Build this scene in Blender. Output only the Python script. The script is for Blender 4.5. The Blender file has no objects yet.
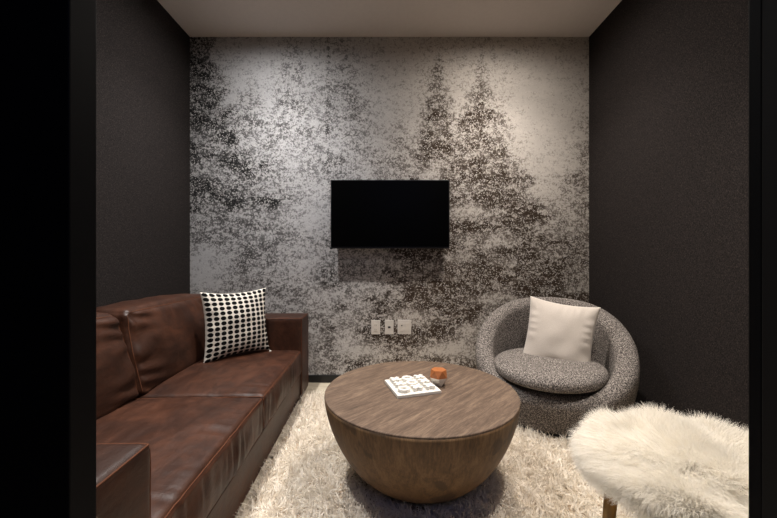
import bpy, math, random
import numpy as np
from mathutils import Vector, Matrix, noise as mnoise

random.seed(7)
rng = np.random.default_rng(11)
C = bpy.context.scene.collection
PI = math.pi

# ------------------------------------------------------------------ basics
def lin(r, g, b):
    def f(c):
        c /= 255.0
        return c / 12.92 if c <= 0.04045 else ((c + 0.055) / 1.055) ** 2.4
    return (f(r), f(g), f(b), 1.0)

CAM_H = 1.015
WALL_Y = 2.822
XL, XR = -1.652, 1.660
CEIL = 2.866
FRONT_IN, FRONT_OUT = 0.47, 0.429

def mesh_obj(name, verts, faces, mat, parent=None, smooth=True, loc=None):
    me = bpy.data.meshes.new(name)
    me.from_pydata([tuple(v) for v in verts], [], [tuple(f) for f in faces])
    me.update()
    if smooth:
        me.polygons.foreach_set('use_smooth', [True] * len(me.polygons))
    me.materials.append(mat)
    o = bpy.data.objects.new(name, me)
    C.objects.link(o)
    if parent is not None:
        o.parent = parent
    if loc is not None:
        o.location = loc
    return o

def fast_mesh_obj(name, verts, quads, mat, parent=None, smooth=False):
    me = bpy.data.meshes.new(name)
    nv, nf = len(verts), len(quads)
    me.vertices.add(nv)
    me.vertices.foreach_set('co', np.asarray(verts, dtype=np.float32).ravel())
    me.loops.add(nf * 4)
    me.loops.foreach_set('vertex_index', np.asarray(quads, dtype=np.int32).ravel())
    me.polygons.add(nf)
    me.polygons.foreach_set('loop_start', np.arange(0, nf * 4, 4, dtype=np.int32))
    me.polygons.foreach_set('loop_total', np.full(nf, 4, dtype=np.int32))
    if smooth:
        me.polygons.foreach_set('use_smooth', np.ones(nf, dtype=bool))
    me.update(calc_edges=True)
    me.validate()
    me.materials.append(mat)
    o = bpy.data.objects.new(name, me)
    C.objects.link(o)
    if parent is not None:
        o.parent = parent
    return o

def thing(name, label, cat, loc=(0, 0, 0), rotz=0.0, group=None):
    o = bpy.data.objects.new(name, None)
    o.empty_display_size = 0.1
    C.objects.link(o)
    o.location = loc
    o.rotation_euler = (0, 0, rotz)
    return tag(o, label, cat, group)

def tag(o, label, cat, group=None):
    o['label'] = label
    o['category'] = cat
    if group:
        o['group'] = group
    return o

class MB:
    """collects verts / faces of one part"""
    def __init__(self):
        self.v = []; self.f = []
    def add(self, v, f):
        b = len(self.v)
        self.v += [tuple(p) for p in v]
        self.f += [tuple(i + b for i in q) for q in f]
        return self
    def box(self, a, b):
        x0, y0, z0 = a; x1, y1, z1 = b
        v = [(x0,y0,z0),(x1,y0,z0),(x1,y1,z0),(x0,y1,z0),(x0,y0,z1),(x1,y0,z1),(x1,y1,z1),(x0,y1,z1)]
        f = [(0,3,2,1),(4,5,6,7),(0,1,5,4),(1,2,6,5),(2,3,7,6),(3,0,4,7)]
        return self.add(v, f)
    def tube(self, pts, r, n=8, closed=False, cap=True):
        pts = [Vector(p) for p in pts]
        N = len(pts)
        rs = r if hasattr(r, '__len__') else [r] * N
        up = Vector((0, 0, 1))
        v = []; f = []
        prev = None
        for i, p in enumerate(pts):
            if closed:
                t = pts[(i + 1) % N] - pts[i - 1]
            else:
                t = pts[min(i + 1, N - 1)] - pts[max(i - 1, 0)]
            t.normalize()
            if prev is None:
                a = up if abs(t.dot(up)) < 0.9 else Vector((1, 0, 0))
                s = t.cross(a).normalized()
            else:
                s = (prev - t * prev.dot(t)).normalized()
            prev = s
            u = s.cross(t)
            for k in range(n):
                a = 2 * PI * k / n
                v.append(p + (s * math.cos(a) + u * math.sin(a)) * rs[i])
        m = N if closed else N - 1
        for i in range(m):
            j = (i + 1) % N
            for k in range(n):
                k2 = (k + 1) % n
                f.append((i*n+k, i*n+k2, j*n+k2, j*n+k))
        if cap and not closed:
            f.append(tuple(range(n - 1, -1, -1)))
            f.append(tuple((N-1)*n + k for k in range(n)))
        return self.add(v, f)
    def lathe(self, prof, n=64, c=(0, 0, 0)):
        v = []; f = []
        for (r, z) in prof:
            for k in range(n):
                a = 2 * PI * k / n
                v.append((c[0] + r * math.cos(a), c[1] + r * math.sin(a), c[2] + z))
        for i in range(len(prof) - 1):
            for k in range(n):
                k2 = (k + 1) % n
                f.append((i*n+k, i*n+k2, (i+1)*n+k2, (i+1)*n+k))
        f.append(tuple(range(n - 1, -1, -1)))
        f.append(tuple((len(prof)-1)*n + k for k in range(n)))
        return self.add(v, f)
    def build(self, name, mat, parent=None, smooth=False, loc=None, bevel=0.0, segs=2):
        o = mesh_obj(name, self.v, self.f, mat, parent, smooth, loc)
        if bevel > 0:
            m = o.modifiers.new('bevel', 'BEVEL')
            m.width = bevel; m.segments = segs; m.limit_method = 'ANGLE'
            m.angle_limit = math.radians(40)
        return o

# ------------------------------------------------------------------ materials
class NT:
    def __init__(self, name):
        self.m = bpy.data.materials.new(name)
        self.m.use_nodes = True
        self.t = self.m.node_tree
        self.b = self.t.nodes['Principled BSDF']
        self.out = self.t.nodes['Material Output']
    def n(self, kind, **kw):
        x = self.t.nodes.new(kind)
        for k, v in kw.items():
            setattr(x, k, v)
        return x
    def l(self, a, b):
        self.t.links.new(a, b)
    def val(self, x, inp):
        if isinstance(x, (int, float)):
            inp.default_value = x
        elif isinstance(x, tuple):
            inp.default_value = x
        else:
            self.l(x, inp)
    def math(self, op, a, b=0.0, c=0.0, clamp=False):
        x = self.n('ShaderNodeMath', operation=op, use_clamp=clamp)
        self.val(a, x.inputs[0]); self.val(b, x.inputs[1]); self.val(c, x.inputs[2])
        return x.outputs[0]
    def coords(self, kind='Object', scale=(1, 1, 1), rot=(0, 0, 0)):
        tc = self.n('ShaderNodeTexCoord')
        mp = self.n('ShaderNodeMapping')
        mp.inputs['Scale'].default_value = scale
        mp.inputs['Rotation'].default_value = rot
        self.l(tc.outputs[kind], mp.inputs['Vector'])
        return mp.outputs[0]
    def noise(self, vec, scale, detail=2.0, rough=0.5, dist=0.0):
        x = self.n('ShaderNodeTexNoise')
        if vec is not None:
            self.l(vec, x.inputs['Vector'])
        x.inputs['Scale'].default_value = scale
        x.inputs['Detail'].default_value = detail
        x.inputs['Roughness'].default_value = rough
        x.inputs['Distortion'].default_value = dist
        return x.outputs['Fac']
    def voronoi(self, vec, scale, feature='F1', rnd=1.0):
        x = self.n('ShaderNodeTexVoronoi', feature=feature)
        if vec is not None:
            self.l(vec, x.inputs['Vector'])
        x.inputs['Scale'].default_value = scale
        x.inputs['Randomness'].default_value = rnd
        return x.outputs['Distance']
    def ramp(self, fac, stops, interp='LINEAR'):
        x = self.n('ShaderNodeValToRGB')
        self.l(fac, x.inputs[0])
        cr = x.color_ramp
        cr.interpolation = interp
        while len(cr.elements) < len(stops):
            cr.elements.new(0.5)
        for e, (p, c) in zip(cr.elements, stops):
            e.position = p; e.color = c
        return x.outputs[0]
    def smooth(self, v, lo, hi):
        x = self.n('ShaderNodeMapRange', interpolation_type='SMOOTHSTEP')
        self.val(v, x.inputs[0]); self.val(lo, x.inputs[1]); self.val(hi, x.inputs[2])
        return x.outputs[0]
    def mix(self, fac, a, b, blend='MIX'):
        x = self.n('ShaderNodeMix', data_type='RGBA', blend_type=blend)
        self.val(fac, x.inputs[0]); self.val(a, x.inputs[6]); self.val(b, x.inputs[7])
        return x.outputs[2]
    def bump(self, h, strength=0.3, dist=0.01):
        x = self.n('ShaderNodeBump')
        x.inputs['Strength'].default_value = strength
        x.inputs['Distance'].default_value = dist
        self.l(h, x.inputs['Height'])
        self.l(x.outputs[0], self.b.inputs['Normal'])
    def base(self, c):
        self.val(c, self.b.inputs['Base Color'])
    def set(self, **kw):
        for k, v in kw.items():
            self.b.inputs[k.replace('_', ' ')].default_value = v
        return self

def plain(name, col, rough=0.5, metal=0.0, spec=0.5, vary=0.06, scale=40.0):
    n = NT(name)
    d = tuple(c * (1 - vary) for c in col[:3]) + (1,)
    e = tuple(min(1, c * (1 + vary)) for c in col[:3]) + (1,)
    n.base(n.ramp(n.noise(n.coords(), scale, 3, 0.6), [(0.3, d), (0.7, e)]))
    n.set(Roughness=rough, Metallic=metal, Specular_IOR_Level=spec)
    return n.m

# charcoal woven wallcovering
n = NT('charcoal_wallcovering')
v = n.coords()
f1 = n.noise(n.coords(scale=(1, 1, 0.35)), 330, 2, 0.7)
f2 = n.noise(n.coords(scale=(1, 1, 3.0)), 120, 2, 0.7)
fm = n.math('MULTIPLY_ADD', f1, 0.6, n.math('MULTIPLY', f2, 0.4))
n.base(n.ramp(fm, [(0.32, lin(19, 16, 16)), (0.5, lin(38, 34, 33)), (0.7, lin(76, 68, 65))]))
n.set(Roughness=0.95, Specular_IOR_Level=0.15)
n.bump(fm, 0.35, 0.004)
M_dark = n.m

# snowy conifer mural
n = NT('snowy_conifer_mural')
at = n.n('ShaderNodeAttribute', attribute_name='needle_cover')
D = at.outputs['Fac']
at2 = n.n('ShaderNodeAttribute', attribute_name='sepia_tone')
Wm = at2.outputs['Fac']
v = n.coords()
fine = n.noise(v, 66, 4, 0.85)
mid = n.noise(n.coords(scale=(1.0, 1, 1.3)), 26, 3, 0.6, 0.3)
big = n.noise(n.coords(scale=(0.8, 1, 1.6)), 6.5, 3, 0.6, 0.4)
s = n.math('MULTIPLY_ADD', fine, 0.60, n.math('MULTIPLY_ADD', mid, 0.32, n.math('MULTIPLY', big, 0.08)))
# threshold falls as the density of needles rises
thr = n.math('MULTIPLY_ADD', D, -0.13, 0.575)
dk = n.smooth(n.math('SUBTRACT', s, thr), -0.045, 0.055)
dk = n.math('MULTIPLY', dk, n.math('MULTIPLY_ADD', D, 0.70, 0.32, clamp=True))
snow = n.mix(Wm, lin(188, 188, 191), lin(198, 190, 181))
base_c = n.mix(n.math('MULTIPLY', D, 0.4, clamp=True), snow, lin(170, 162, 154))
base_c = n.mix(n.smooth(big, 0.35, 0.65), n.mix(0.10, base_c, lin(90, 90, 92)), base_c)
dark_c = n.mix(Wm, lin(30, 29, 30), lin(60, 47, 36))
col = n.mix(dk, base_c, dark_c)
# drifting flakes
vd = n.voronoi(v, 72)
fl = n.math('MULTIPLY', n.smooth(vd, 0.30, 0.16), n.math('MULTIPLY_ADD', D, 0.6, 0.2))
col = n.mix(fl, col, lin(224, 221, 218))
n.base(col)
n.set(Roughness=0.85, Specular_IOR_Level=0.2)
M_mural = n.m

M_ceiling = plain('ceiling_paint', lin(222, 212, 206), 0.95, vary=0.02)
M_black = plain('black_baseboard', lin(16, 16, 17), 0.5)
M_frame = plain('black_door_frame', lin(8, 8, 10), 0.6, spec=0.08)
M_gasket = plain('black_door_gasket', lin(9, 8, 8), 0.7, spec=0.2)

n = NT('pale_floor_planks')
v = n.coords(scale=(1, 9, 1))
g = n.noise(v, 7, 5, 0.6, 0.4)
n.base(n.ramp(g, [(0.3, lin(176, 164, 142)), (0.7, lin(214, 204, 184))]))
n.set(Roughness=0.5)
M_floor = n.m

# brown leather
def leather(name, dark, mid_, light):
    n = NT(name)
    v = n.coords()
    big = n.noise(v, 5.5, 4, 0.6, 0.5)
    st = n.noise(n.coords(scale=(1, 0.35, 1), rot=(0, 0, 0.5)), 26, 4, 0.65, 0.6)
    f = n.math('MULTIPLY_ADD', big, 0.6, n.math('MULTIPLY', st, 0.4))
    n.base(n.ramp(f, [(0.32, dark), (0.5, mid_), (0.70, light)]))
    gr = n.voronoi(v, 420)
    cr = n.noise(n.coords(scale=(1, 0.5, 1)), 34, 3, 0.6, 1.2)
    h = n.math('MULTIPLY_ADD', cr, 1.0, n.math('MULTIPLY', gr, 0.10))
    n.bump(h, 0.22, 0.006)
    n.val(n.math('MULTIPLY_ADD', st, 0.20, 0.36), n.b.inputs['Roughness'])
    n.set(Specular_IOR_Level=0.30)
    return n.m
M_leather = leather('brown_leather', lin(36, 19, 12), lin(55, 31, 20), lin(80, 47, 31))
M_piping = plain('tan_leather_piping', lin(92, 56, 38), 0.7, spec=0.15)

# dotted cushion: uv based grid of ovals
n = NT('black_dot_weave')
tc = n.n('ShaderNodeTexCoord')
sp = n.n('ShaderNodeSeparateXYZ')
n.l(tc.outputs['UV'], sp.inputs[0])
def cell(c, cnt):
    fr = n.math('FRACT', n.math('MULTIPLY', c, cnt))
    return n.math('ABSOLUTE', n.math('SUBTRACT', fr, 0.5))
cx = cell(sp.outputs[0], 11.0); cy = cell(sp.outputs[1], 14.0)
d = n.math('ADD', n.math('POWER', n.math('DIVIDE', cx, 0.40), 2.0), n.math('POWER', n.math('DIVIDE', cy, 0.42), 2.0))
wv = n.noise(tc.outputs['UV'], 150, 2, 0.6)
msk = n.smooth(n.math('ADD', d, n.math('MULTIPLY_ADD', wv, 0.8, -0.4)), 1.15, 0.85)
n.base(n.mix(msk, n.ramp(wv, [(0.3, lin(205, 196, 184)), (0.7, lin(238, 232, 222))]), lin(14, 13, 13)))
n.set(Roughness=0.9, Specular_IOR_Level=0.15)
n.bump(n.math('MULTIPLY_ADD', wv, 0.5, msk), 0.4, 0.003)
M_dots = n.m
M_tassel = plain('white_yarn', lin(232, 226, 216), 0.9)

n = NT('cream_velvet')
wv = n.noise(n.coords(), 600, 2, 0.6)
n.base(n.ramp(wv, [(0.3, lin(192, 182, 172)), (0.7, lin(212, 203, 194))]))
n.set(Roughness=0.9, Specular_IOR_Level=0.2)
n.b.inputs['Sheen Weight'].default_value = 0.25
n.bump(wv, 0.2, 0.002)
M_cream = n.m

# tweed boucle
n = NT('grey_boucle')
v = n.coords()
a = n.noise(v, 190, 2, 0.75)
b = n.voronoi(v, 170)
f = n.math('MULTIPLY_ADD', a, 0.75, n.math('MULTIPLY', b, 0.3))
n.base(n.ramp(f, [(0.38, lin(34, 32, 31)), (0.50, lin(100, 94, 91)), (0.62, lin(158, 150, 143)), (0.76, lin(208, 199, 190))]))
n.set(Roughness=0.95, Specular_IOR_Level=0.1)
n.bump(f, 0.9, 0.008)
M_boucle = n.m

# table woods
def wood(name, stops, scale, rot, knots=False):
    n = NT(name)
    mp = n.n('ShaderNodeMapping')
    mp.inputs['Scale'].default_value = scale
    n.l(n.coords(rot=rot), mp.inputs['Vector'])
    v = mp.outputs[0]
    g1 = n.noise(v, 4.0, 6, 0.68, 0.6)
    g2 = n.noise(v, 22.0, 3, 0.6, 0.2)
    f = n.math('MULTIPLY_ADD', g1, 0.62, n.math('MULTIPLY', g2, 0.38))
    c = n.ramp(f, stops)
    if knots:
        k = n.noise(n.coords(scale=(1, 1, 0.8)), 9.0, 2, 0.5)
        c = n.mix(n.math('MULTIPLY', n.smooth(k, 0.56, 0.63), 0.55), c, lin(48, 40, 33))
    n.base(c)
    n.val(n.math('MULTIPLY_ADD', g2, 0.2, 0.5), n.b.inputs['Roughness'])
    n.set(Specular_IOR_Level=0.3)
    n.bump(f, 0.35, 0.004)
    return n.m
M_top = wood('weathered_oak_top', [(0.30, lin(52, 41, 33)), (0.48, lin(90, 73, 60)), (0.68, lin(128, 108, 90))], (1.6, 13, 1), (0, 0, -0.82))
M_bowl = wood('weathered_oak_bowl', [(0.30, lin(70, 53, 36)), (0.5, lin(108, 83, 57)), (0.7, lin(136, 107, 76))], (9, 9, 0.9), (0, 0, 0), True)

M_marble = plain('white_marble', lin(218, 214, 206), 0.35, vary=0.03, scale=18)
M_copper = plain('burnt_orange_wood', lin(156, 94, 52), 0.38, vary=0.15, scale=30)
M_white_stone = plain('white_stone', lin(226, 220, 210), 0.5, vary=0.04)
M_screen = plain('black_glass_screen', lin(2, 2, 2), 0.35, spec=0.05)
M_bezel = plain('black_bezel', lin(10, 11, 15), 0.35, spec=0.4)
M_plate = plain('white_outlet_plate', lin(206, 199, 191), 0.45)
M_socket = plain('dark_socket', lin(40, 36, 33), 0.6)
M_socket_l = plain('off_white_insert', lin(206, 198, 188), 0.4)
M_gold = plain('brushed_brass', lin(176, 138, 88), 0.35, metal=0.8)
M_trim = plain('white_lamp_trim', lin(220, 216, 210), 0.5)

def fibre(name, a, b, scale, transl):
    n = NT(name)
    n.base(n.ramp(n.noise(n.coords(), scale, 3, 0.7), [(0.33, a), (0.66, b)]))
    n.set(Roughness=0.9, Specular_IOR_Level=0.12)
    tr = n.n('ShaderNodeBsdfTranslucent')
    tr.inputs['Color'].default_value = b
    ms = n.n('ShaderNodeMixShader')
    ms.inputs[0].default_value = transl
    n.l(n.b.outputs[0], ms.inputs[1]); n.l(tr.outputs[0], ms.inputs[2])
    n.l(ms.outputs[0], n.out.inputs['Surface'])
    return n.m
M_pile = fibre('cream_shag', lin(236, 224, 206), lin(252, 247, 238), 60, 0.25)
M_backing = plain('rug_backing', lin(170, 152, 130), 0.95)
M_fur = fibre('ivory_fur', lin(246, 240, 228), lin(254, 251, 245), 40, 0.45)
M_furpad = plain('ivory_hide', lin(226, 216, 198), 0.95)

em = NT('lamp_lens')
em.b.inputs['Emission Color'].default_value = (1, 0.88, 0.72, 1)
em.b.inputs['Emission Strength'].default_value = 6.0
M_lens = em.m

# ------------------------------------------------------------------ setting
def struct(o):
    o['kind'] = 'structure'
    return o

FY = -1.2      # corridor side edge of floor
struct(MB().box((XL - .1, FY, -.1), (XR + .1, WALL_Y + .1, 0)).build('floor', M_floor))
struct(MB().box((XL - .1, FRONT_OUT, CEIL), (XR + .1, WALL_Y + .1, CEIL + .1)).build('ceiling', M_ceiling))
struct(MB().box((XL - .1, FRONT_OUT, 0), (XL, WALL_Y + .1, CEIL)).build('wall_left', M_dark))
struct(MB().box((XR, FRONT_OUT, 0), (XR + .1, WALL_Y + .1, CEIL)).build('wall_right', M_dark))

# back wall as a fine grid that carries how dense the printed trees are
def sstep(a, b, x):
    t = np.clip((x - a) / (b - a), 0, 1)
    return t * t * (3 - 2 * t)
nx, nz = 333, 288
gx = np.linspace(XL, XR, nx); gz = np.linspace(0, CEIL, nz)
GX, GZ = np.meshgrid(gx, gz)
PX = 389 + GX / 0.0083                 # mural units: x right, y down
PY = 260 + (CAM_H - GZ) / 0.0083
def vnoise(seed, cell, aspect=1.0):
    """smooth value noise over the wall, about 0..1, cell in mural units"""
    r = np.random.default_rng(seed)
    cxn = int(440 / cell) + 4; cyn = int(400 / (cell * aspect)) + 4
    g = r.uniform(0, 1, (cyn, cxn))
    fx = (PX - 180) / cell; fy = (PY - 20) / (cell * aspect)
    fx = np.clip(fx, 0, cxn - 2.001); fy = np.clip(fy, 0, cyn - 2.001)
    ix = fx.astype(int); iy = fy.astype(int); tx = fx - ix; ty = fy - iy
    tx = tx*tx*(3-2*tx); ty = ty*ty*(3-2*ty)
    a = g[iy, ix]*(1-tx) + g[iy, ix+1]*tx; b = g[iy+1, ix]*(1-tx) + g[iy+1, ix+1]*tx
    return a*(1-ty) + b*ty
def fbm(seed, cell, aspect=1.0, octv=4):
    o = 0; wgt = 0
    for k in range(octv):
        o = o + vnoise(seed + k*17, cell / 2**k, aspect) * 0.6**k; wgt += 0.6**k
    return o / wgt
BR = fbm(5, 26, 0.5)          # drooping snow laden boughs: wide, low clumps
CL = fbm(205, 13, 0.75)
den = np.full_like(PX, 0.33) + 0.10 * (fbm(77, 40) - .5)
def tree(xc, ytop, slope, strength, soft=18, ybot=400, seed=1, tier=24, wmax=200):
    global den
    h = PY - ytop
    f1 = fbm(seed, 22, 0.6)
    saw = ((h + 40 * (f1 - .5) + np.abs(PX - xc) * -0.35) % tier) / tier
    w = np.clip(h, 0, None) * slope * (0.55 + 0.9 * f1) + 2
    w = np.minimum(w, wmax)
    m = sstep(0, soft, w - np.abs(PX - xc) + soft * .4) * sstep(-2, 8, h)
    m *= strength * (1 - 0.22 * sstep(0.45, 0.95, saw) ) * sstep(ybot + 40, ybot - 20, PY)
    m *= 0.45 + 1.1 * BR * 0.6 + 0.5 * CL * 0.6
    den = np.maximum(den, m)
tree(184, -40, 0.37, 1.02, 26, 225, 3, 30)
tree(215, 110, 0.50, 0.85, 40, 300, 113, 30)
tree(250, 60, 0.55, 0.74, 50, 400, 13, 26)
tree(292, 0, 0.34, 0.70, 50, 400, 23, 24)
tree(328, 0, 0.03, 0.85, 9, 400, 33, 12)
tree(345, -5, 0.36, 0.68, 50, 400, 43, 22)
tree(400, 90, 0.45, 0.70, 46, 400, 53, 24)
tree(437, 34, 0.24, 1.0, 22, 400, 63, 22)
tree(482, 40, 0.05, 1.0, 10, 400, 173, 16)
tree(482, 55, 0.42, 1.08, 34, 400, 73, 26)
tree(560, 170, 0.50, 0.80, 40, 400, 83, 24)
tree(594, 60, 0.26, 0.85, 34, 400, 93, 22)
# lower band of undergrowth
den = np.maximum(den, (0.62 + 0.45 * (CL - .5) + .3 * (BR - .5)) * sstep(255, 305, PY) * sstep(205, 250, PX))
# fog banks
def fog(x, y, rx, ry, a):
    global den
    q = ((PX - x) / rx) ** 2 + ((PY - y) / ry) ** 2
    den = den * (1 - a * np.exp(-q))
fog(202, 272, 24, 30, 0.8)
fog(316, 215, 22, 36, 0.5)
fog(545, 105, 36, 60, 0.85)
fog(250, 58, 30, 26, 0.35)
fog(395, 75, 26, 60, 0.35)
for (x, y, rx, ry, a) in ((450, 350, 34, 9, .7), (345, 342, 14, 12, .5), (470, 213, 20, 7, .45), (455, 258, 22, 7, .4), (430, 175, 14, 8, .5), (500, 240, 20, 8, .4),
                          (415, 318, 22, 9, .5), (490, 300, 24, 8, .45), (325, 300, 14, 10, .4), (372, 352, 16, 9, .55), (470, 330, 16, 8, .5), (300, 265, 18, 9, .4)):
    fog(x, y, rx, ry, a)
den = np.clip(den + 0.22 * (fbm(300, 7) - .5), 0, 1)
warm = np.clip(0.85 * sstep(330, 450, PX) + 0.5 * sstep(240, 340, PY), 0, 1)
verts = np.stack([GX, np.full_like(GX, WALL_Y), GZ], -1).reshape(-1, 3)
ii = np.arange(nx * nz).reshape(nz, nx)
q = np.stack([ii[:-1, :-1], ii[:-1, 1:], ii[1:, 1:], ii[1:, :-1]], -1).reshape(-1, 4)
k0 = len(verts)
extra = np.array([(XL, WALL_Y + .1, 0), (XR, WALL_Y + .1, 0), (XR, WALL_Y + .1, CEIL), (XL, WALL_Y + .1, CEIL)])
verts = np.vstack([verts, extra])
q = np.vstack([q, [[k0 + 1, k0, k0 + 3, k0 + 2]]])
wb = struct(fast_mesh_obj('wall_back', verts, q, M_mural))
for nm, arr in (('needle_cover', den), ('sepia_tone', warm)):
    a = wb.data.attributes.new(nm, 'FLOAT', 'POINT')
    a.data.foreach_set('value', np.concatenate([arr.ravel(), np.zeros(4)]).astype(np.float32))

struct(MB().box((XL, WALL_Y - .012, 0), (XR, WALL_Y, .062)).build('baseboard_back', M_black, bevel=.002))
struct(MB().box((XL, FRONT_IN, 0), (XL + .012, WALL_Y - .012, .062)).build('baseboard_left', M_black, bevel=.002))
struct(MB().box((XR - .012, FRONT_IN, 0), (XR, WALL_Y - .012, .062)).build('baseboard_right', M_black, bevel=.002))

# front wall with door opening, black frame
JL, JR, DH = -0.4035, 0.496, 2.30
fw = MB()
fw.box((XL, FRONT_OUT, 0), (JL - .13, FRONT_IN, CEIL))
fw.box((JR + .13, FRONT_OUT, 0), (XR, FRONT_IN, CEIL))
fw.box((JL - .13, FRONT_OUT, DH + .13), (JR + .13, FRONT_IN, CEIL))
struct(fw.build('wall_front', M_dark))
struct(MB().box((JL - .13, FRONT_OUT, 0), (JL, FRONT_IN, DH)).build('trim_1', M_frame, bevel=.002))
struct(MB().box((JR, .452, 0), (JR + .13, FRONT_IN, DH)).build('trim_2', M_frame, bevel=.002))
struct(MB().box((JR - .001, FRONT_OUT, 0), (JR + .13, .452, DH)).build('trim_3', M_gasket, bevel=.002))
struct(MB().box((JL - .13, FRONT_OUT, DH), (JR + .13, FRONT_IN, DH + .13)).build('trim_4', M_frame, bevel=.002))

# ------------------------------------------------------------------ soft shapes
def cushion(h, r, bulge, n=26, wrinkle=0.0, seed=0.0, gather=None, z_shear=0.0):
    """rounded, puffed box centred at origin; returns verts, faces and the mapping"""
    hx, hy, hz = h
    def remap(t):
        return math.sin(t * PI / 2) * 0.55 + t * 0.45
    def mapping(p):
        px, py, pz = p
        pos = [px * hx, py * hy, pz * hz]
        inn = [max(-(hh - r), min(hh - r, c)) for c, hh in zip(pos, h)]
        d = Vector((pos[0]-inn[0], pos[1]-inn[1], pos[2]-inn[2]))
        L = d.length
        if L > 1e-9:
            mx = max(abs(d.x), abs(d.y), abs(d.z))
            d = d * (mx / L)
        q = Vector(inn) + d
        bx, by, bz0, bz1 = bulge
        ex, ey, ez = 1 - px*px, 1 - py*py, 1 - pz*pz
        bz = bz1 if pz > 0 else bz0
        q.z += bz * pz * (max(ex, 0) ** .6) * (max(ey, 0) ** .6)
        q.x += bx * px * (max(ey, 0) ** .8) * (max(ez, 0) ** .9)
        q.y += by * py * (max(ex, 0) ** .5) * (max(ez, 0) ** .7)
        if wrinkle:
            w = mnoise.fractal(Vector((q.x * 7 + seed, q.y * 5, q.z * 7)), 1.0, 2.0, 3)
            w += 0.6 * mnoise.noise(Vector((q.x * 20 + seed, q.y * 9, q.z * 9)))
            nrm = Vector((px * abs(px) ** 5, py * abs(py) ** 5, pz * abs(pz) ** 5))
            if nrm.length > 1e-6:
                q += nrm.normalized() * w * wrinkle
        if gather:
            q += gather(px, py, pz, q)
        q.x += z_shear * q.z
        return q
    v = []; f = []; idx = {}
    def vid(p):
        k = (round(p[0], 5), round(p[1], 5), round(p[2], 5))
        if k not in idx:
            idx[k] = len(v); v.append(mapping(p))
        return idx[k]
    ts = [remap(-1 + 2 * i / n) for i in range(n + 1)]
    for ax in range(3):
        for sg in (-1, 1):
            for i in range(n):
                for j in range(n):
                    def P(a, b):
                        p = [0, 0, 0]
                        p[ax] = sg; p[(ax+1) % 3] = a; p[(ax+2) % 3] = b
                        return tuple(p)
                    qd = [vid(P(ts[i], ts[j])), vid(P(ts[i+1], ts[j])), vid(P(ts[i+1], ts[j+1])), vid(P(ts[i], ts[j+1]))]
                    f.append(qd if sg > 0 else qd[::-1])
    return v, f, mapping

def piping(mapping, path, r, off, steps=34):
    """tube that follows edges of a cushion; path = corner params"""
    pts = []
    for a, b in zip(path[:-1], path[1:]):
        for i in range(steps):
            t = i / steps
            pts.append(tuple(a[k] + (b[k] - a[k]) * t for k in range(3)))
    pts.append(path[-1])
    out = []
    for p in pts:
        q = mapping(p)
        nn = Vector([c if abs(c) > 0.985 else 0 for c in p])
        if nn.length > 0:
            q = q + nn.normalized() * off
        out.append(q)
    k = len(out) - 1
    rr = [r * min(1.0, 0.15 + 0.3 * min(i, k - i)) for i in range(k + 1)]
    return MB().tube(out, rr, 6)

def throw_pillow(w, h, t, n=40, seed=0, pinch=0.11, dent=0.0):
    v = []; f = []; uv = []
    def ht(a, b):
        e = max(0.0, (1 - a*a)) ** 0.52 * max(0.0, (1 - b*b)) ** 0.52
        wv = mnoise.noise(Vector((a * 2.2 + seed, b * 2.2, seed))) * 0.10
        # radial pulls near the seams
        ed = max(abs(a), abs(b))
        al = b if abs(a) > abs(b) else a
        wr = math.sin(al * 23 + 3 * math.sin(al * 5 + seed)) * 0.06 * sstep_f(0.55, 0.85, ed) * (1 - sstep_f(0.93, 1.0, ed))
        d = dent * math.exp(-(a / .22) ** 2 - ((b + 0.72) / .16) ** 2)
        return t * max(0.0, e * (1 + wv) + wr * e ** .5 - d * e)
    grid = []
    for side in (1, -1):
        g = []
        for j in range(n + 1):
            row = []
            for i in range(n + 1):
                a = math.sin((-1 + 2*i/n) * PI/2) * .4 + (-1 + 2*i/n) * .6
                b = math.sin((-1 + 2*j/n) * PI/2) * .4 + (-1 + 2*j/n) * .6
                border = i in (0, n) or j in (0, n)
                if side == -1 and border:
                    row.append(grid[0][j][i]); continue
                x = w/2 * a * (1 - pinch * (1 - b*b) * abs(a) ** 1.5)
                z = h/2 * b * (1 - pinch * (1 - a*a) * abs(b) ** 1.5)
                y = -side * (ht(a, b) + 0.003)
                if border: y = 0.0
                row.append(len(v)); v.append((x, y, z)); uv.append(((a+1)/2, (b+1)/2))
            g.append(row)
        grid.append(g)
        for j in range(n):
            for i in range(n):
                qd = [g[j][i], g[j][i+1], g[j+1][i+1], g[j+1][i]]
                f.append(qd if side == 1 else qd[::-1])
    return v, f, uv

def sstep_f(a, b, x):
    t = max(0.0, min(1.0, (x - a) / (b - a)))
    return t * t * (3 - 2 * t)

def set_uv(o, uv):
    l = o.data.uv_layers.new(name='UVMap')
    for lp in o.data.loops:
        l.data[lp.index].uv = uv[lp.vertex_index]

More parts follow.
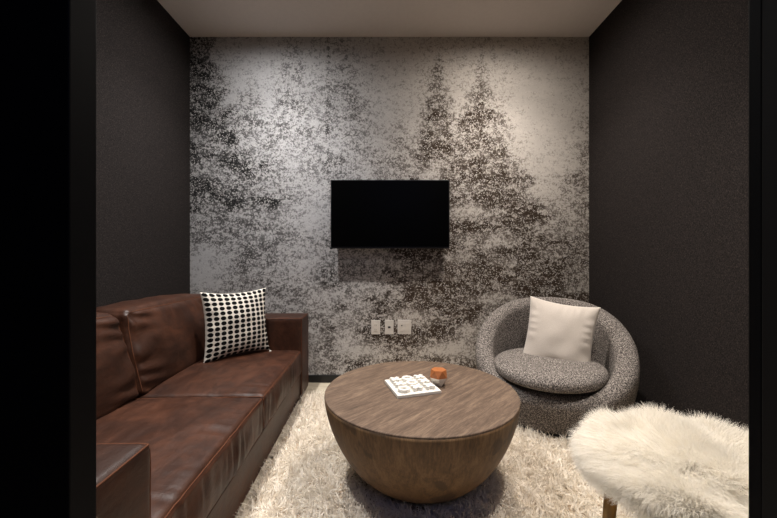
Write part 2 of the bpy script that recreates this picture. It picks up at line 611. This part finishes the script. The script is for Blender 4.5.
# ------------------------------------------------------------------ sofa
SA = math.atan(0.0417)
SO = Vector((-0.555, 0.777, 0))                      # front plane at the inner side of the near arm
def sofa_world(x, y, z=0):
    return Vector((SO.x + x * math.cos(SA) - y * math.sin(SA), SO.y + x * math.sin(SA) + y * math.cos(SA), z))
cen = sofa_world(-0.5, 0.8275)
sofa = thing('leather_sofa', 'long dark brown leather two-cushion sofa along the left wall', 'sofa', cen, SA)
ox, oy = 0.5, -0.8275                                # local = (x + ox, y + oy)
def soft_part(name, lo, hi, r, bulge, pipes, n=26, wrinkle=0.0, seed=0.0, gather=None, tilt=None, mat=None, pr=0.0024):
    c = [(a + b) / 2 for a, b in zip(lo, hi)]
    h = [(b - a) / 2 for a, b in zip(lo, hi)]
    v, f, mp = cushion(h, r, bulge, n, wrinkle, seed, gather, tilt or 0.0)
    o = mesh_obj(name, v, f, mat or M_leather, sofa, True, (c[0] + ox, c[1] + oy, c[2]))
    for path in pipes:
        piping(mp, path, pr, 0.0005).build('piping', M_piping, o, True)
    return o

SL = 1.655
AW = 0.25
# base
MB().box((-0.99 + ox, 0.0 + oy, 0.025), (-0.012 + ox, SL + oy, 0.20)).build('base', M_leather, sofa, bevel=.008)
for (fx, fy) in ((-0.93, -0.2), (-0.93, SL + 0.2), (-0.08, -0.2), (-0.08, SL + 0.2)):
    MB().lathe([(0.02, 0), (0.026, 0.03)], 16, (fx + ox, fy + oy, 0)).build('foot', M_black, sofa)
ring_out = [(1, -1, 1), (1, 1, 1)]
for lo, hi, sd in (((-1.0, -AW, 0.025), (0.012, 0.0, 0.599), 3.0), ((-1.0, SL + .003, 0.025), (0.0, SL + AW, 0.597), 9.0)):
    soft_part('arm', lo, hi, 0.010, (0.004, 0.006, 0.0, 0.006),
              [[(-1, -1, 1), (1, -1, 1), (1, 1, 1), (-1, 1, 1)], [(1, -1, 1), (1, -1, -1)], [(1, 1, 1), (1, 1, -1)]], n=22, wrinkle=0.0015, seed=sd)
MB().box((-1.0 + ox, 0.0 + oy, 0.20), (-0.84 + ox, SL + oy, 0.62)).build('back_frame', M_leather, sofa, bevel=.02, segs=3)
def seat_gather(px, py, pz, q):
    # vertical gathers below the front seam, soft ripples just behind it
    w = math.sin(q.y * 150 + 3.0 * math.sin(q.y * 31 + q.z * 7)) * (0.6 + 0.4 * math.sin(q.y * 17))
    a = max(0.0, px) ** 8 * 0.006 * (1 - 0.75 * abs(pz))
    b = 0.0022 * sstep_f(0.55, 0.85, px) * (1 - sstep_f(0.93, 1.0, px)) * max(0, pz)
    return Vector((w * a, 0, w * b))
hl = SL / 2
for k in range(2):
    y0 = k * hl + .003; y1 = (k + 1) * hl - .003
    soft_part('seat_cushion', (-0.83, y0, 0.205), (0.0, y1, 0.372), 0.022, (0.006, 0.0, 0.0, 0.030),
              [[(-0.6, -1, 1), (1, -1, 1), (1, 1, 1), (-0.6, 1, 1)], [(1, -1, -1), (1, 1, -1)], [(1, -1, 1), (1, -1, -1)], [(1, 1, 1), (1, 1, -1)]],
              n=72, wrinkle=0.0035, seed=4.0 + 7 * k, gather=seat_gather)
def back_gather(px, py, pz, q):
    e = sstep_f(0.45, 0.8, abs(py)) * (1 - sstep_f(0.95, 1.0, abs(py)))
    w = math.sin(q.z * 75 + 2.2 * math.sin(q.z * 20 + q.y * 11))
    e2 = sstep_f(0.4, 0.8, pz) * (1 - sstep_f(0.93, 1.0, pz))
    w2 = math.sin(q.y * 60 + 2.0 * math.sin(q.y * 21 + q.z * 14))
    return Vector(((w * e * 0.006 + w2 * e2 * 0.005) * max(0, px), -math.copysign(0.020 * max(0, pz) * abs(py) ** 2, py), 0))
for k in range(2):
    y0 = k * hl + .004; y1 = (k + 1) * hl - .004
    soft_part('back_cushion', (-0.825, y0, 0.375), (-0.60, y1, 0.775), 0.034, (0.035, 0.0, 0.0, 0.022),
              [[(1, -1, -1), (1, -1, .90)], [(1, 1, -1), (1, 1, .90)], [(1, -.95, 1), (1, .95, 1)], [(-1, -.95, 1), (-1, .95, 1)]],
              n=36, wrinkle=0.005, seed=14.0 + 5 * k, gather=back_gather, tilt=-0.24)

# ------------------------------------------------------------------ pillows
def place_pillow(root, loc, facing, lean):
    # local -Y is the face, +Z up; facing = world direction (x, y) the face looks to
    a = math.atan2(facing[1], facing[0]) + PI / 2
    root.rotation_euler = (Matrix.Rotation(a, 3, 'Z') @ Matrix.Rotation(-lean, 3, 'X')).to_euler()
    root.location = loc

dp = thing('throw_pillow', 'square white throw pillow with rows of black dots on the brown sofa', 'pillow')
pv, pf, puv = throw_pillow(0.44, 0.435, 0.075, 44, 2.0)
o = mesh_obj('cover', pv, pf, M_dots, dp); set_uv(o, puv)
for sx in (-1, 1):
    for sz in (-1,):
        t = MB()
        c = Vector((sx * 0.218, 0, sz * 0.222))
        for k in range(16):
            d = Vector((sx * random.uniform(.1, 1), random.uniform(-.8, .8), sz * random.uniform(.0, .9))).normalized()
            e = c + d * random.uniform(.016, .026)
            t.tube([c, (c + e) / 2 + Vector((random.uniform(-.003, .003), random.uniform(-.003, .003), random.uniform(-.003, .003))), e], [.002, .0022, .0012], 5)
        t.build('tassel', M_tassel, dp)
place_pillow(dp, Vector((-0.99, 2.215, 0.604)), (0.78, -0.63), 0.11)

# ------------------------------------------------------------------ coffee table
TX, TY, TH, TR = 0.143, 1.573, 0.420, 0.434
table = thing('coffee_table', 'round bowl-shaped weathered wood coffee table on the shag rug', 'table', (TX, TY, 0.012))
th = TH - 0.012
prof = [(0.001, 0), (0.14, 0)]
for i in range(49):
    t = (i / 48) ** 1.6
    z = 0.018 + (th - 0.008 - 0.018) * t
    prof.append((0.14 + (TR - 0.14) * (1 - (1 - t) ** 1.5) ** 0.5, z))
MB().lathe(prof, 128).build('bowl', M_bowl, table, True)
top = MB().lathe([(0.001, th - 0.008), (TR, th - 0.008), (TR, th - 0.002), (TR - 0.002, th), (0.001, th)], 128)
top.build('tabletop', M_top, table, False)

# board game
bd_a = math.radians(17)
bx, by = 0.106, 1.582
board = tag(MB().box((-.102, -.102, 0), (.102, .102, .014)).build('game_board', M_marble, bevel=.002),
            'square white marble noughts and crosses board on the round table', 'game board')
board.location = (bx, by, TH); board.rotation_euler = (0, 0, bd_a)
def ring_mb():
    t = MB()
    prof = [(0.0265, 0), (0.0275, .004), (0.0275, .013), (0.025, .016), (0.017, .016), (0.014, .013), (0.0135, .002), (.0135, 0)]
    v = []; f = []
    n_ = 28
    for (r, z) in prof:
        for k in range(n_):
            a = 2*PI*k/n_
            v.append((r*math.cos(a), r*math.sin(a), z))
    P = len(prof)
    for i in range(P):
        for k in range(n_):
            k2 = (k+1) % n_; j = (i+1) % P
            f.append((i*n_+k, i*n_+k2, j*n_+k2, j*n_+k))
    return t.add(v, f)
def cross_mb():
    w, L, hh = .0085, .027, .016
    out = [(w, w), (w, L), (-w, L), (-w, w), (-L, w), (-L, -w), (-w, -w), (-w, -L), (w, -L), (w, -w), (L, -w), (L, w)]
    ca, sa = math.cos(PI/4), math.sin(PI/4)
    out = [(x*ca - y*sa, x*sa + y*ca) for x, y in out]
    v = [(x, y, 0) for x, y in out] + [(x, y, hh) for x, y in out]
    f = [tuple(range(11, -1, -1)), tuple(range(12, 24))]
    for k in range(12):
        k2 = (k+1) % 12
        f.append((k, k2, k2+12, k+12))
    return MB().add(v, f)
lay = ['XOX', 'XOX', 'OXX']
rown = ['back', 'middle', 'front']; coln = ['left', 'centre', 'right']
proto = {}
for r in range(3):
    for c in range(3):
        k = lay[r][c]
        nm = 'ring_piece' if k == 'O' else 'cross_piece'
        if k not in proto:
            p = (ring_mb() if k == 'O' else cross_mb()).build(nm, M_marble, bevel=.0015)
            proto[k] = p
        else:
            p = proto[k].copy(); C.objects.link(p)
        lx, ly = (c - 1) * .061, (1 - r) * .061
        p.location = (bx + lx*math.cos(bd_a) - ly*math.sin(bd_a), by + lx*math.sin(bd_a) + ly*math.cos(bd_a), TH + .014)
        p.rotation_euler = (0, 0, bd_a)
        what = 'ring-shaped white game piece' if k == 'O' else 'cross-shaped white game piece'
        pos = 'in the middle of the board' if (r, c) == (1, 1) else 'on the %s of the board\'s %s row' % (coln[c], rown[r])
        tag(p, what + ' ' + pos, 'game piece', 'white pieces on the marble board')

# faceted ornament
orn = thing('faceted_ornament', 'small faceted ornament, burnt orange above and white below, beside the game board', 'ornament', (0.236, 1.618, TH), 0.35)
def poly(n_, r, z, a0):
    return [(r*math.cos(a0 + 2*PI*k/n_), r*math.sin(a0 + 2*PI*k/n_), z) for k in range(n_)]
mid = poly(6, 0.045, .041, 0.0); tp = poly(6, 0.036, .075, PI/6); bt = poly(3, 00.027, 0.0, PI/6)
v = mid + tp
f = [(6,7,8,9,10,11), (5,4,3,2,1,0)]
for k in range(6):
    k2 = (k+1) % 6
    f += [(k, k2, 6+k), (k2, 6+k2, 6+k)]
MB().add(v, f).build('upper_half', M_copper, orn)['label'] = 'burnt orange upper half'
v = mid + bt
f = [(0,1,2,3,4,5), (8,7,6)]
for k in range(3):
    a, b, c = 2*k, 2*k+1, (2*k+2) % 6
    f += [(b, a, 6+k), (c, b, 6+k), (c, 6+k, 6+(k+1) % 3)]
MB().add(v, f).build('lower_half', M_white_stone, orn)['label'] = 'white lower half'

# ------------------------------------------------------------------ television and wall plates
tvY = 2.735
x0, x1, z0, z1 = -0.4695, 0.4880, 1.1080, 1.6605
tv = thing('television', 'black flat television mounted on the snowy forest wall', 'television', ((x0+x1)/2, tvY, z0))
hw, hh = (x1-x0)/2, z1 - z0
MB().box((-hw, 0.0, 0), (hw, .028, hh)).build('housing', M_bezel, tv, bevel=.003)
MB().box((-hw + .008, -.0012, .014), (hw - .008, .0, hh - .008)).build('screen', M_screen, tv)
MB().box((-hw + .12, .028, .06), (hw - .12, .05, hh - .1)).build('rear_cover', M_bezel, tv, bevel=.006)
MB().box((-.2, .05, .15), (.2, WALL_Y - tvY, hh - .15)).build('wall_bracket', M_black, tv)
MB().box((-hw - .006, -.002, -.005), (-hw + .012, .02, .008)).build('sensor', M_bezel, tv, bevel=.002)

def wall_plate(xa, xb, ya, yb, label):
    k = 0.0083
    X0, X1 = (xa - 389) * k, (xb - 389) * k
    Z1, Z0 = CAM_H - (ya - 260) * k, CAM_H - (yb - 260) * k
    t = thing('wall_plate', label, 'outlet', ((X0+X1)/2, WALL_Y, Z0), 0, 'outlet plates below the television')
    w, h = (X1 - X0)/2, Z1 - Z0
    MB().box((-w, -.007, 0), (w, 0, h)).build('plate', M_plate, t, bevel=.003)
    return t, w, h
t, w, h = wall_plate(371.2, 380.2, 320, 334.2, 'single white wall plate, leftmost of three below the television')
ins = MB().box((-.017, -.010, h/2 - .034), (.017, -.007, h/2 + .034)).build('receptacle', M_socket_l, t, bevel=.001)
for zz in (-.017, .017):
    MB().box((-.007, -.0105, h/2 + zz - .005), (-.005, -.01, h/2 + zz + .005)).box((.005, -.0105, h/2 + zz - .005), (.007, -.01, h/2 + zz + .005)).build('slot', M_socket, ins)
t, w, h = wall_plate(384.8, 393.6, 320, 334.2, 'single white wall plate with a dark jack, middle of three below the television')
MB().box((-.011, -.0085, h/2 - .008), (.011, -.007, h/2 + .008)).build('jack', M_socket, t, bevel=.001)
for zz in (.012, h - .012):
    MB().box((-.003, -.0080, zz - .003), (.003, -.007, zz + .003)).build('screw', M_socket_l, t)
t, w, h = wall_plate(397.6, 411.2, 319.7, 334, 'wide double white wall plate, rightmost of three below the television')
for xx in (-.023, .023):
    ins = MB().box((xx - .016, -.010, h/2 - .034), (xx + .016, -.007, h/2 + .034)).build('receptacle', M_socket_l, t, bevel=.001)
    if xx < 0:
        MB().box((xx - .005, -.011, h/2 + .008), (xx + .006, -.01, h/2 + .018)).build('slot', M_socket, ins)

# ------------------------------------------------------------------ tub armchair
CX, CY = 1.063, 2.245
face = math.atan2(-0.89, -0.455)
chair = thing('tub_armchair', 'round grey tweed tub armchair in the right back corner', 'armchair', (CX, CY, 0.012), face)
# local +X is the front
def rimH(ph):
    c = (1 - math.cos(ph)) / 2
    return 0.252 + 0.478 * sstep_f(0.02, 1.08, c ** 0.8)
def Ro(z):
    t = z / 0.72
    return 0.395 + 0.085 * math.sin(min(1, t / 0.5) * PI / 2) ** 1.0 - 0.055 * max(0, (t - 0.5) / 0.5) ** 1.8
NP = 144
sec = []
for j in range(NP):
    ph = 2 * PI * j / NP
    H = rimH(ph)
    thk = 0.115 + 0.02 * (1 - math.cos(ph)) / 2
    rr = thk / 2
    pts = []
    zt = H - rr
    for i in range(17):
        z = 0.02 + (zt - 0.02) * i / 16
        pts.append((Ro(z) - (0.02 if i == 0 else 0.0), z))
    rc = Ro(zt) - rr
    for i in range(1, 12):
        a = PI * i / 12
        pts.append((rc + rr * math.cos(a), zt + rr * math.sin(a) * 1.0))
    ri = rc - rr
    for i in range(0, 11):
        s_ = i / 10
        z = zt + (0.20 - zt) * s_
        pts.append((ri + (0.325 - ri) * (s_ ** 1.2), z))
    pts.append((0.20, 0.20))
    dph = (ph + PI) % (2 * PI) - PI
    sq = 1 - 0.10 * math.exp(-(dph / 0.75) ** 2)
    pts = [(r * sq, z) for r, z in pts]
    sec.append([(r * math.cos(ph), r * math.sin(ph), z) for r, z in pts])
P = len(sec[0])
v = [p for s_ in sec for p in s_]
f = []
for j in range(NP):
    j2 = (j + 1) % NP
    for i in range(P - 1):
        f.append((j*P+i, j2*P+i, j2*P+i+1, j*P+i+1))
f.append(tuple(j*P + P - 1 for j in range(NP)))
f.append(tuple(j*P for j in range(NP))[::-1])
mesh_obj('shell', v, f, M_boucle, chair)
MB().lathe([(0.30, 0), (0.34, 0.004), (0.34, 0.02)], 48).build('plinth', M_black, chair)
# seat pad: rounded disc, crowned, slightly forward
v = []; f = []
NPAD, rings = 96, 26
def pad(a, s_):
    # s_ 0..1 : bottom centre -> edge -> top centre
    th_ = -PI/2 + PI * s_
    e = 0.30
    cr = math.copysign(abs(math.cos(th_)) ** e, math.cos(th_)); sz = math.copysign(abs(math.sin(th_)) ** 0.75, math.sin(th_))
    R = 0.328
    x = R * 1.0 * cr * math.cos(a); y = R * 1.0 * cr * math.sin(a)
    z = 0.050 * sz + (0.006 * (1 - cr ** 2) if sz > 0 else 0)
    return x * 1.02 + 0.108, y - 0.010, z + 0.322 - 0.012 * (x / R)
for i in range(rings + 1):
    for k in range(NPAD):
        v.append(pad(2*PI*k/NPAD, min(.999, max(.001, i / rings))))
for i in range(rings):
    for k in range(NPAD):
        k2 = (k+1) % NPAD
        f.append((i*NPAD+k, i*NPAD+k2, (i+1)*NPAD+k2, (i+1)*NPAD+k))
f.append(tuple(range(NPAD-1, -1, -1))); f.append(tuple(rings*NPAD + k for k in range(NPAD)))
mesh_obj('seat_cushion', v, f, M_boucle, chair)

cp = thing('throw_pillow', 'plain cream square throw pillow on the grey tub armchair', 'pillow')
pv, pf, puv = throw_pillow(0.42, 0.495, 0.07, 44, 5.0, dent=0.45, pinch=0.09)
o = mesh_obj('cover', pv, pf, M_cream, cp); set_uv(o, puv)
place_pillow(cp, Vector((1.108, 2.225, 0.502)), (-0.50, -0.87), 0.24)
cp.rotation_euler.rotate_axis('Y', math.radians(7))

# ------------------------------------------------------------------ fibres
def ribbons(roots, dirs, length, width, segs, droop, curl, rg, floor=None):
    """thin tapering ribbons; roots,dirs (N,3)"""
    N = len(roots)
    L = length[:, None] / segs
    p = roots.copy()
    d = dirs / np.linalg.norm(dirs, axis=1, keepdims=True)
    sd = rg.normal(size=(N, 3)); sd -= (sd * d).sum(1, keepdims=True) * d
    sd /= np.linalg.norm(sd, axis=1, keepdims=True) + 1e-9
    cv = rg.normal(size=(N, 3)) * curl
    V = np.zeros((N, segs + 1, 2, 3))
    for i in range(segs + 1):
        w = width[:, None] * (1.0 - 0.75 * (i / segs) ** 1.5)
        V[:, i, 0] = p - sd * w / 2
        V[:, i, 1] = p + sd * w / 2
        d = d + cv + np.array([0, 0, -droop])
        d /= np.linalg.norm(d, axis=1, keepdims=True)
        p = p + d * L
        if floor is not None:
            p[:, 2] = np.maximum(p[:, 2], floor)
    b = (np.arange(N) * (segs + 1) * 2)[:, None]
    s_ = np.arange(segs)[None, :] * 2
    i0 = b + s_
    Q = np.stack([i0, i0 + 1, i0 + 3, i0 + 2], -1).reshape(-1, 4)
    return V.reshape(-1, 3), Q

# rug, turned with the sofa
RW, RD = 2.02, 1.66
rug_o = sofa_world(0.008, 0.07)                       # near left corner
rug_c = rug_o + Vector((math.cos(SA) * RW/2 - math.sin(SA) * RD/2, math.sin(SA) * RW/2 + math.cos(SA) * RD/2, 0))
rug = thing('shag_rug', 'thick cream shag rug under the round coffee table', 'rug', (rug_c.x, rug_c.y, 0), SA)
MB().box((-RW/2, -RD/2, 0), (RW/2, RD/2, .012)).build('backing', M_backing, rug)
sp_ = 0.019
tx = np.arange(-RW/2 + .01, RW/2 - .005, sp_); ty = np.arange(-RD/2 + .01, RD/2 - .005, sp_)
TXg, TYg = np.meshgrid(tx, ty)
tu = np.stack([TXg.ravel(), TYg.ravel()], 1) + rng.uniform(-.005, .005, (TXg.size, 2))
ca, sa = math.cos(SA), math.sin(SA)
wx = rug_c.x + tu[:, 0]*ca - tu[:, 1]*sa; wy = rug_c.y + tu[:, 0]*sa + tu[:, 1]*ca
keep = ((wx - TX)**2 + (wy - TY)**2 > 0.165**2) & ((wx - CX)**2 + (wy - CY)**2 > 0.385**2) & (wx < XR - .03)
tu = tu[keep]
lean = np.stack([
    np.sin(tu[:, 0]*23 + 3*np.sin(tu[:, 1]*17)) + np.sin(tu[:, 1]*41 + tu[:, 0]*13) * .8,
    np.sin(tu[:, 1]*27 + 3*np.sin(tu[:, 0]*19)) + np.sin(tu[:, 0]*37 - tu[:, 1]*11) * .8], 1) * .55
tl = lean + rng.normal(0, .45, lean.shape)
tlen = rng.uniform(.040, .072, len(tu))
PER = 10
R_ = np.repeat(tu, PER, 0) + rng.normal(0, .0032, (len(tu)*PER, 2))
Dd = np.concatenate([np.repeat(tl, PER, 0) + rng.normal(0, .16, (len(tu)*PER, 2)), np.ones((len(tu)*PER, 1))], 1)
roots = np.concatenate([R_, np.full((len(R_), 1), .010)], 1)
V_, Q_ = ribbons(roots, Dd, np.repeat(tlen, PER) * rng.uniform(.8, 1.1, len(R_)), rng.uniform(.0040, .0064, len(R_)), 4, 0.22, 0.20, rng, 0.008)
pile = fast_mesh_obj('pile', V_, Q_, M_pile, rug, True)
pile['kind'] = 'stuff'

# fur stool
FX, FY_, FR = 0.858, 0.962, 0.265
stool = thing('fur_stool', 'round ivory long-haired fur stool on brass legs, near the doorway at right', 'stool', (FX, FY_, 0))
pv = [(0.001, 0.375), (FR - .03, 0.375), (FR - .01, 0.383), (FR, 0.398), (FR - .006, 0.418), (FR - .03, 0.440), (FR - .07, 0.460), (FR - .13, 0.474), (.001, 0.482)]
MB().lathe(pv, 64).build('seat', M_furpad, stool, True)
for k in range(3):
    a = PI + math.radians(4) + k * 2 * PI/3
    a0 = Vector((math.cos(a) * 0.240, math.sin(a) * 0.240, 0.376)); a1 = Vector((math.cos(a) * 0.275, math.sin(a) * 0.275, 0.012))
    MB().tube([a0, a1], [0.017, 0.009], 20).build('leg', M_gold, stool, True)
NF = 130000
segm = []
for (ra, za), (rb, zb) in zip(pv[3:-1], pv[4:]):
    L_ = math.hypot(rb - ra, zb - za); segm.append((ra, za, rb, zb, L_ * (ra + rb) / 2))
wt = np.array([s_[4] for s_ in segm]); wt /= wt.sum()
ch = rng.choice(len(segm), NF, p=wt)
sg = np.array([s_[:4] for s_ in segm])[ch]
tt = rng.uniform(0, 1, NF)
rr_ = sg[:, 0] + (sg[:, 2] - sg[:, 0]) * tt; zz_ = sg[:, 1] + (sg[:, 3] - sg[:, 1]) * tt
aa = rng.uniform(0, 2*PI, NF)
nr = sg[:, 3] - sg[:, 1]; nzv = -(sg[:, 2] - sg[:, 0])
nl = np.hypot(nr, nzv) + 1e-9; nr /= nl; nzv /= nl
roots = np.stack([rr_*np.cos(aa), rr_*np.sin(aa), zz_], 1)
# locks: hair bends together in swirls, combed outwards
def swirl(p):
    return np.stack([np.sin(p[:, 0]*19 + 3*np.sin(p[:, 1]*14 + 1)) + .6*np.sin(p[:, 1]*43 + p[:, 0]*21),
                     np.sin(p[:, 1]*21 + 3*np.sin(p[:, 0]*16 + 2)) + .6*np.sin(p[:, 0]*47 - p[:, 1]*18),
                     0.4*np.sin(p[:, 0]*27 + p[:, 1]*31 + p[:, 2]*40)], 1)
dirs = np.stack([nr*np.cos(aa), nr*np.sin(aa), nzv], 1) * 0.55
rad = np.stack([np.cos(aa), np.sin(aa), np.zeros(NF)], 1) * (0.2 + 0.55 * (rr_ / FR))[:, None]
dirs = dirs + rad + swirl(roots) * 0.42 + rng.normal(0, .13, (NF, 3))
lens = rng.uniform(.045, .078, NF) * np.where(zz_ < .43, .62, 1.0)
V_, Q_ = ribbons(roots, dirs, lens, rng.uniform(.0009, .0016, NF), 5, 0.16, 0.06, rng)
fur = fast_mesh_obj('fur', V_, Q_, M_fur, stool, True)
fur['kind'] = 'stuff'

# ------------------------------------------------------------------ lights
LP = [(-0.886, 2.2, 'left', 'back'), (0.82, 2.2, 'right', 'back'), (-0.87, 1.05, 'left', 'front'), (0.87, 1.05, 'right', 'front')]
EN = 80.0
for (x, y, sx, sy) in LP:
    t = thing('recessed_downlight', 'round recessed ceiling downlight at the %s, nearer the %s of the room' % (sx, 'mural' if sy == 'back' else 'doorway'), 'ceiling lamp', (x, y, CEIL), 0, 'ceiling downlights')
    MB().lathe([(0.045, 0.0), (0.06, 0.0), (0.06, -.004), (0.045, -.004), (0.045, 0.0)], 40).build('trim_ring', M_trim, t, True)
    MB().lathe([(0.001, -.0015), (0.044, -.0015), (0.044, -.0005), (0.001, -.0005)], 40).build('lens', M_lens, t)
    for (nm, en, ang) in (('downlight_core_beam', EN * (1.65 if sy == 'back' else 2.5), 112 if sy == 'back' else 94), ('downlight_wide_beam', EN * (0.85 if sy == 'back' else 0.2), 176)):
        L = bpy.data.lights.new(nm, 'SPOT')
        L.energy = en
        L.color = (1, .97, .94) if sx == 'left' else (1, .915, .83)
        L.spot_size = math.radians(ang); L.spot_blend = 1.0
        L.shadow_soft_size = 0.035
        lo = bpy.data.objects.new(nm, L); C.objects.link(lo)
        lo.location = (x, y, CEIL - .012)

# weak bluish glow of the corridor behind the camera
L = bpy.data.lights.new('corridor_light', 'AREA')
L.energy = 5.0; L.size = 0.8; L.color = (0.45, 0.5, 1.0)
lo = bpy.data.objects.new('corridor_light', L); C.objects.link(lo)
lo.location = (0.2, -1.0, 2.4); lo.rotation_euler = (math.radians(35), 0, 0)

w = bpy.data.worlds.new('World'); bpy.context.scene.world = w
w.use_nodes = True
w.node_tree.nodes['Background'].inputs[0].default_value = (0.6, 0.7, 1, 1)
w.node_tree.nodes['Background'].inputs[1].default_value = 0.004

# ------------------------------------------------------------------ camera
cam = bpy.data.cameras.new('camera')
cam.sensor_width = 36.0
cam.lens = 36.0 * 340 / 777
cam.shift_x = -0.5 / 777
cam.shift_y = 1.0 / 777
cam.clip_start = 0.02
co = bpy.data.objects.new('camera', cam); C.objects.link(co)
co.location = (0, 0, CAM_H); co.rotation_euler = (PI/2, 0, 0)
sc = bpy.context.scene
sc.camera = co
sc.view_settings.view_transform = 'Standard'
sc.view_settings.look = 'None'
sc.view_settings.exposure = 0.0
sc.view_settings.gamma = 1.0
